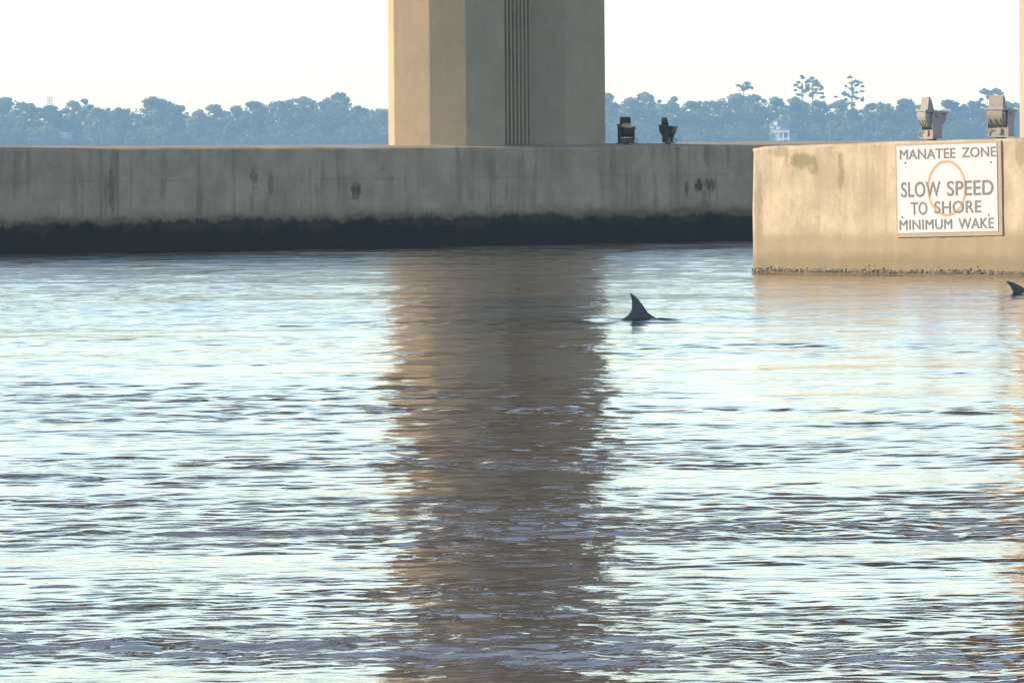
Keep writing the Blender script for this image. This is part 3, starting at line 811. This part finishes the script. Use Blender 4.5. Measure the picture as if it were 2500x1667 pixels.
T = 'on the far shore'
OAKS = [  # px, top y, width px, label, kind, dy, lacy
 (18, 233, 60, 'feathery tree at the far left edge of the far shore', 1, 20, 0.3),
 (66, 246, 70, 'broad low tree left of the lattice mast on the far shore', 0, 5, 0),
 (122, 254, 66, 'rounded tree under the lattice mast on the far shore', 0, 12, 0),
 (182, 243, 52, 'narrow knobby tree just right of the lattice mast', 1, 8, 0.1),
 (215, 240, 34, 'small lacy see-through tree top between mast and spreading tree', 0, 50, 0.75),
 (250, 259, 70, 'pale low tree left of the big spreading tree', 1, -2, 0),
 (300, 260, 70, 'level-topped tree adjoining the big spreading tree on its left', 1, 4, 0),
 (392, 231, 100, 'big spreading oak with an overhanging lacy left side', 0, 14, 0.15),
 (438, 254, 54, 'shoulder tree stepping down right of the big spreading oak', 0, 6, 0),
 (487, 268, 60, 'low tree filling the dip right of the spreading oak', 1, -3, 0),
 (530, 252, 70, 'ragged topped tree in the middle of the left wood', 1, 10, 0.25),
 (580, 256, 46, 'small tree left of the notched twin crown', 1, 2, 0.1),
 (625, 243, 78, 'tree with a notched twin crown left of the column', 0, 12, 0),
 (694, 242, 80, 'smooth rounded pale dome of a tree left of the column', 1, 8, 0),
 (747, 233, 66, 'domed tree between pale dome and tall round tree', 1, 16, 0.05),
 (790, 246, 40, 'thin topped tree tucked left of the tall round tree', 0, 22, 0.4),
 (832, 223, 60, 'tallest round headed tree left of the column', 0, 26, 0.05),
 (882, 258, 60, 'low tree right of the tall round headed tree', 0, 4, 0.15),
 (930, 262, 66, 'tree whose right side is hidden by the column', 1, 0, 0),
 (985, 260, 66, 'tree just behind the left edge of the column', 0, 8, 0),
 (1486, 223, 62, 'tree emerging from behind the right edge of the column', 0, 18, 0.15),
 (1548, 234, 66, 'broad pale tree above the amber floodlight', 1, 6, 0),
 (1590, 223, 66, 'flat topped tall tree between the two dark floodlights', 1, 14, 0.2),
 (1646, 236, 34, 'wispy small tree top right of the edge-on floodlight', 0, 55, 0.75),
 (1640, 246, 60, 'low dense tree directly behind the edge-on floodlight', 1, 2, 0),
 (1694, 241, 72, 'wide level tree in the gap between floodlight and sunlit footing', 0, 10, 0.1),
 (1745, 243, 60, 'tree sloping up left of the umbrella topped pine', 1, 4, 0),
 (1800, 224, 80, 'dense mound shaped tree under the umbrella topped pine', 0, 16, 0),
 (1850, 227, 60, 'right shoulder of the mound under the umbrella topped pine', 0, 8, 0),
 (1905, 234, 66, 'tree above the white house', 1, 6, 0.1),
 (1950, 234, 66, 'tree at the foot of the paired pines', 1, 2, 0),
 (2000, 243, 60, 'tree right of and below the paired pines', 0, 6, 0),
 (2048, 244, 60, 'tree left of and below the lone tiered pine', 1, 0, 0),
 (2092, 262, 50, 'low tree under the lone tiered pine', 0, 4, 0),
 (2135, 250, 52, 'small crowned tree right of the lone tiered pine', 0, 8, 0.15),
 (2160, 248, 50, 'small tree above the palm trunks at the right', 1, 3, 0.1),
 (2208, 238, 76, 'rounded tree just left of the left grey floodlight', 0, 12, 0),
 (2262, 252, 60, 'tree behind the left grey floodlight', 1, 4, 0.1),
 (2330, 241, 70, 'square shouldered tree between the two grey floodlights', 0, 10, 0),
 (2375, 245, 56, 'sloping tree left of the right grey floodlight', 0, 6, 0),
 (2409, 216, 40, 'tall narrow tree rising left of the right grey floodlight', 0, 30, 0.1),
 (2441, 214, 44, 'tall tuft topped tree rising behind the right grey floodlight', 0, 34, 0.2),
 (2470, 244, 66, 'tree at the far right beside the right edge column', 1, 6, 0.1),
]
for i, (px, py, w, lab, kd, dy, lc) in enumerate(OAKS):
    oak(px, py, w * 1.25, lab, kd, dy, lc, seed=i)
pine(1819, 201, 'umbrella topped pine standing above a mound of trees', [(0, 205, 20, 4), (-10, 210, 12, 3), (12, 213, 14, 3), (-2, 217, 16, 4), (18, 214, 8, 2)], 34, 1)
pine(1962, 184, 'thin left pine of the close pair above the wood', [(-2, 186, 6, 2), (3, 191, 6, 2), (-9, 201, 8, 2), (8, 201, 7, 2), (-14, 209, 8, 2.5), (2, 211, 6, 5), (-8, 214, 8, 2), (12, 217, 7, 2), (-14, 220, 5, 2), (3, 223, 7, 4), (-3, 232, 14, 3)], 32, 2)
pine(1988, 188, 'broad right pine of the close pair above the wood', [(-1, 192, 9, 3.5), (-8, 199, 12, 3), (6, 199, 12, 3.5), (16, 204, 12, 3), (-14, 209, 7, 2), (4, 208, 12, 3), (20, 211, 10, 3), (-6, 217, 12, 3), (22, 217, 8, 3), (8, 219, 7, 2), (-14, 222, 9, 2.5), (2, 226, 8, 3), (20, 228, 12, 2), (-4, 234, 8, 4), (24, 238, 8, 2)], 36, 3)
pine(2083, 185, 'lone tiered pine with gaps between its branches', [(-2, 189, 11, 2.5), (12, 198, 7, 3), (20, 201, 6, 2.5), (0, 202, 7, 4), (14, 208, 8, 3.5), (-14, 210, 4, 2), (26, 211, 6, 1.5), (0, 218, 11, 4), (-22, 229, 13, 4.5), (10, 226, 9, 2), (24, 223, 7, 1.5), (-10, 232, 8, 2), (-38, 237, 5, 1.5), (-4, 238, 18, 2.5), (14, 240, 10, 2), (27, 242, 6, 5), (-16, 244, 10, 2.5), (2, 255, 12, 4)], 34, 4, 0.3)
PALMS = [(2030, 296, 0.0, 'leftmost pale cabbage palm on the far bank'), (2044, 293, 0.1, 'second cabbage palm from the left on the far bank'), (2061, 290, 0.3, 'third cabbage palm from the left on the far bank'),
 (2101, 292, -0.5, 'leaning cabbage palm left of a straight one'), (2113, 288, 0.0, 'straight cabbage palm right of the leaning one'), (2130, 290, 0.1, 'second cabbage palm from the right on the far bank'), (2143, 284, 0.2, 'rightmost and tallest cabbage palm on the far bank')]
for i, (px, py, ln, lab) in enumerate(PALMS): palm(px, py, lab, i, -10, ln)

# the wood's dense lower edge: nobody could count it
def far_wood():
    rs = np.random.default_rng(77); lobes = []
    order = sorted((o[0], top_h(o[0], o[1])) for o in OAKS if o[2] > 45); SKX = [o[0] for o in order]; SKZ = [o[1] for o in order]
    for px in np.arange(-60, 2560, 13):
        for row in range(3):
            y = YS + (-9, 8, 40)[row] + rs.uniform(-4, 4)
            sky_ = float(np.interp(px, SKX, SKZ)); hgt = (rs.uniform(2.5, 7.0), rs.uniform(0.5, 0.72) * sky_, sky_ - rs.uniform(2.6, 5.0))[row]
            if row == 0 and (1868 < px < 1948 or 2005 < px < 2155 or 138 < px < 172) : hgt = rs.uniform(1.0, 2.0)
            if row == 1 and (1868 < px < 1948 or 138 < px < 172): continue
            r = rs.uniform(1.4, 3.4)
            zz = 1.0
            while zz < hgt:
                lobes.append((shore_x(px, y) + rs.uniform(-1, 1), y + rs.uniform(-1, 1), zz + r * 0.3, r, r, r * 0.75)); zz += r * 1.1
    P, D_ = lobes_points(lobes, 170000, rs)
    V, Q = leaf_quads(P, 0.46, rs, D=D_)
    o = link('far_woodland', np_mesh('far_woodland', V, Q), LEAF[0])
    tag(o, 'dense lower foliage of the far wooded bank', None, None, 'stuff')
far_wood()

# ---- white house with porch
def house():
    y = YS - 16; x = lambda px: shore_x(px, y); z = lambda px, py: at_y(px, py, y).z
    h = empty('lakeside_house', (x(1905), y, 0.7), R(-28)); tag(h, 'white house with dormer and railed porch among the far trees', 'house')
    mw = plain('house_white', (0.78, 0.77, 0.74), 0.7, 0, 0.05); mr = plain('house_roof', (0.24, 0.22, 0.2), 0.8); mg = plain('house_window', (0.05, 0.06, 0.08), 0.1)
    mp = plain('porch_white_haze_tint', (0.62, 0.70, 0.78), 0.6, 0, 0.05)  # white porch, with the blue of haze and shade put into the colour
    mwall = plain('house_wall', (0.36, 0.38, 0.36), 0.8)
    ox, oz = x(1905), 0.7
    L = lambda px, py: (x(px) - ox, z(px, py) - oz)
    def bx(name, p0, p1, y0, y1, m, par, bev=0.0):
        (x0, z1), (x1, z0) = L(*p0), L(*p1)
        bm = bmesh.new(); bm_box(bm, ((x0 + x1) / 2, (y0 + y1) / 2, (z0 + z1) / 2), (abs(x1 - x0), abs(y1 - y0), abs(z1 - z0)), bev)
        return from_bm(name, bm, m, par)
    w = bx('wall', (1878, 306), (1908, 352), 1.0, 7, mwall, h)
    (xa, za) = L(1875, 307); (xb, zb) = L(1911, 307); zt = L(1893, 297)[1]
    bm = bmesh.new(); bm_prism(bm, [(xa, za), (xb, za), (xb - 1.2, zt), (xa + 1.2, zt)], 0.4, 7.5, 'Y'); from_bm('roof', bm, mr, h)
    d = bx('dormer', (1892, 295), (1901, 307), -0.2, 3, mw, h)
    (xc, zc) = L(1890.5, 295.5); (xd, zd) = L(1902.5, 295.5)
    bm = bmesh.new(); bm_prism(bm, [(xc, zc), (xd, zd), ((xc + xd) / 2, zc + 0.6)], -0.5, 3, 'Y'); from_bm('dormer_roof', bm, mr, d)
    for a, b in (((1879, 309), (1883, 313)), ((1885, 310), (1889, 314)), ((1897, 308), (1906, 316))):
        f = bx('sunlit_window_panel', a, b, 0.5, 1.02, mw, h)  # windows bright in the sun, put in as white panels
    bx('white_bar', (1890, 321.5), (1899, 324), 0.0, 1.05, mw, h)  # plain white bar low on the wall
    bx('window', (1882, 326), (1890, 335), 0.9, 1.04, mg, h)
    p = empty('porch'); p.parent = h
    for a in (1907.5, 1921, 1935):
        bx('post', (a - 1.6, 322), (a + 1.6, 351), -1.3, -0.95, mp, p)
    bx('beam', (1903, 319.5), (1939, 323.5), -1.5, -0.9, mp, p); bx('railing', (1904, 338), (1939, 341), -1.25, -1.0, mp, p)
    bx('wall', (1909, 325), (1936, 351), 3.5, 6, mwall, p)
    bm = bmesh.new(); bm_prism(bm, [(L(1902, 319)[0], L(1902, 319)[1]), (L(1940, 319)[0], L(1940, 319)[1]), (L(1930, 315)[0], L(1930, 315)[1]), (L(1908, 315)[0], L(1908, 315)[1])], -1.6, 6, 'Y'); from_bm('porch_roof', bm, mr, p)
house()
def boathouse():
    y = YS - 7; x = lambda px: shore_x(px, y); z = lambda px, py: at_y(px, py, y).z
    h = empty('pale_cottage', (x(156), y, 0.5), R(-25)); tag(h, 'small pale gabled cottage half hidden in the left wood', 'house')
    ox, oz = x(156), 0.5
    mw = plain('cottage_wall', (0.66, 0.68, 0.74), 0.7, 0, 0.05); mr = plain('cottage_roof', (0.50, 0.56, 0.60), 0.6)
    L = lambda px, py: (x(px) - ox, z(px, py) - oz)
    a, b, c, d = L(150, 327), L(167, 327), L(167, 356), L(150, 356)
    bm = bmesh.new(); bm_prism(bm, [a, b, c, d], 0, 4, 'Y'); from_bm('wall', bm, mw, h)
    e, f, g, i_ = L(143, 324), L(169, 324), L(169, 327.5), L(143, 327.5)
    bm = bmesh.new(); bm_prism(bm, [i_, g, f, e], -0.6, 4.6, 'Y'); from_bm('roof', bm, mr, h)
    q = [L(153, 336), L(157, 336), L(157, 346), L(153, 346)]
    bm = bmesh.new(); bm_prism(bm, q, -0.03, 0.1, 'Y'); from_bm('door', bm, plain('cottage_door', (0.2, 0.22, 0.25), 0.6), h)
boathouse()
def mast():
    y = YS + 45; x = lambda px: shore_x(px, y); k = 1 / ppm(y)
    t_ = empty('lattice_mast', (x(127), y, 1.0)); tag(t_, 'slim lattice mast poking above the left wood', 'mast')
    m = plain('mast_grey', (0.30, 0.32, 0.35), 0.5, 0.3)
    H = top_h(127, 234, y) - 1.0
    for dx, hh in ((-5.5, 0.3), (-0.8, 0), (4.5, 0.5)):
        bm = bmesh.new(); bm_tube(bm, [(dx * k, 0, 0), (dx * k, 0, H - hh)], 0.13, 6); from_bm('pole', bm, m, t_)
    bm = bmesh.new()
    zz = H - 5
    while zz < H - 0.8:
        bm_tube(bm, [(-5.5 * k, 0, zz), (4.5 * k, 0, zz + 0.8)], 0.05, 5); bm_tube(bm, [(-5.5 * k, 0, zz), (4.5 * k, 0, zz)], 0.05, 5); zz += 1.0
    from_bm('bracing', bm, m, t_)
mast()

# ------------------------------------------------------------------ haze
bm = bmesh.new(); bm_box(bm, (0, 1525, 12.8), (3400, 3700, 31.0))
mh = bpy.data.materials.new('haze_air'); mh.use_nodes = True
nt = mh.node_tree; nt.nodes.clear()
out = nt.nodes.new('ShaderNodeOutputMaterial'); pv = nt.nodes.new('ShaderNodeVolumePrincipled')
pv.inputs['Color'].default_value = (0.40, 0.70, 1.0, 1); pv.inputs['Density'].default_value = 2.35e-4; pv.inputs['Anisotropy'].default_value = 0.0
nt.links.new(pv.outputs[0], out.inputs['Volume'])
tag(from_bm('haze', bm, mh), 'pale blue haze over the river', None, None, 'stuff')
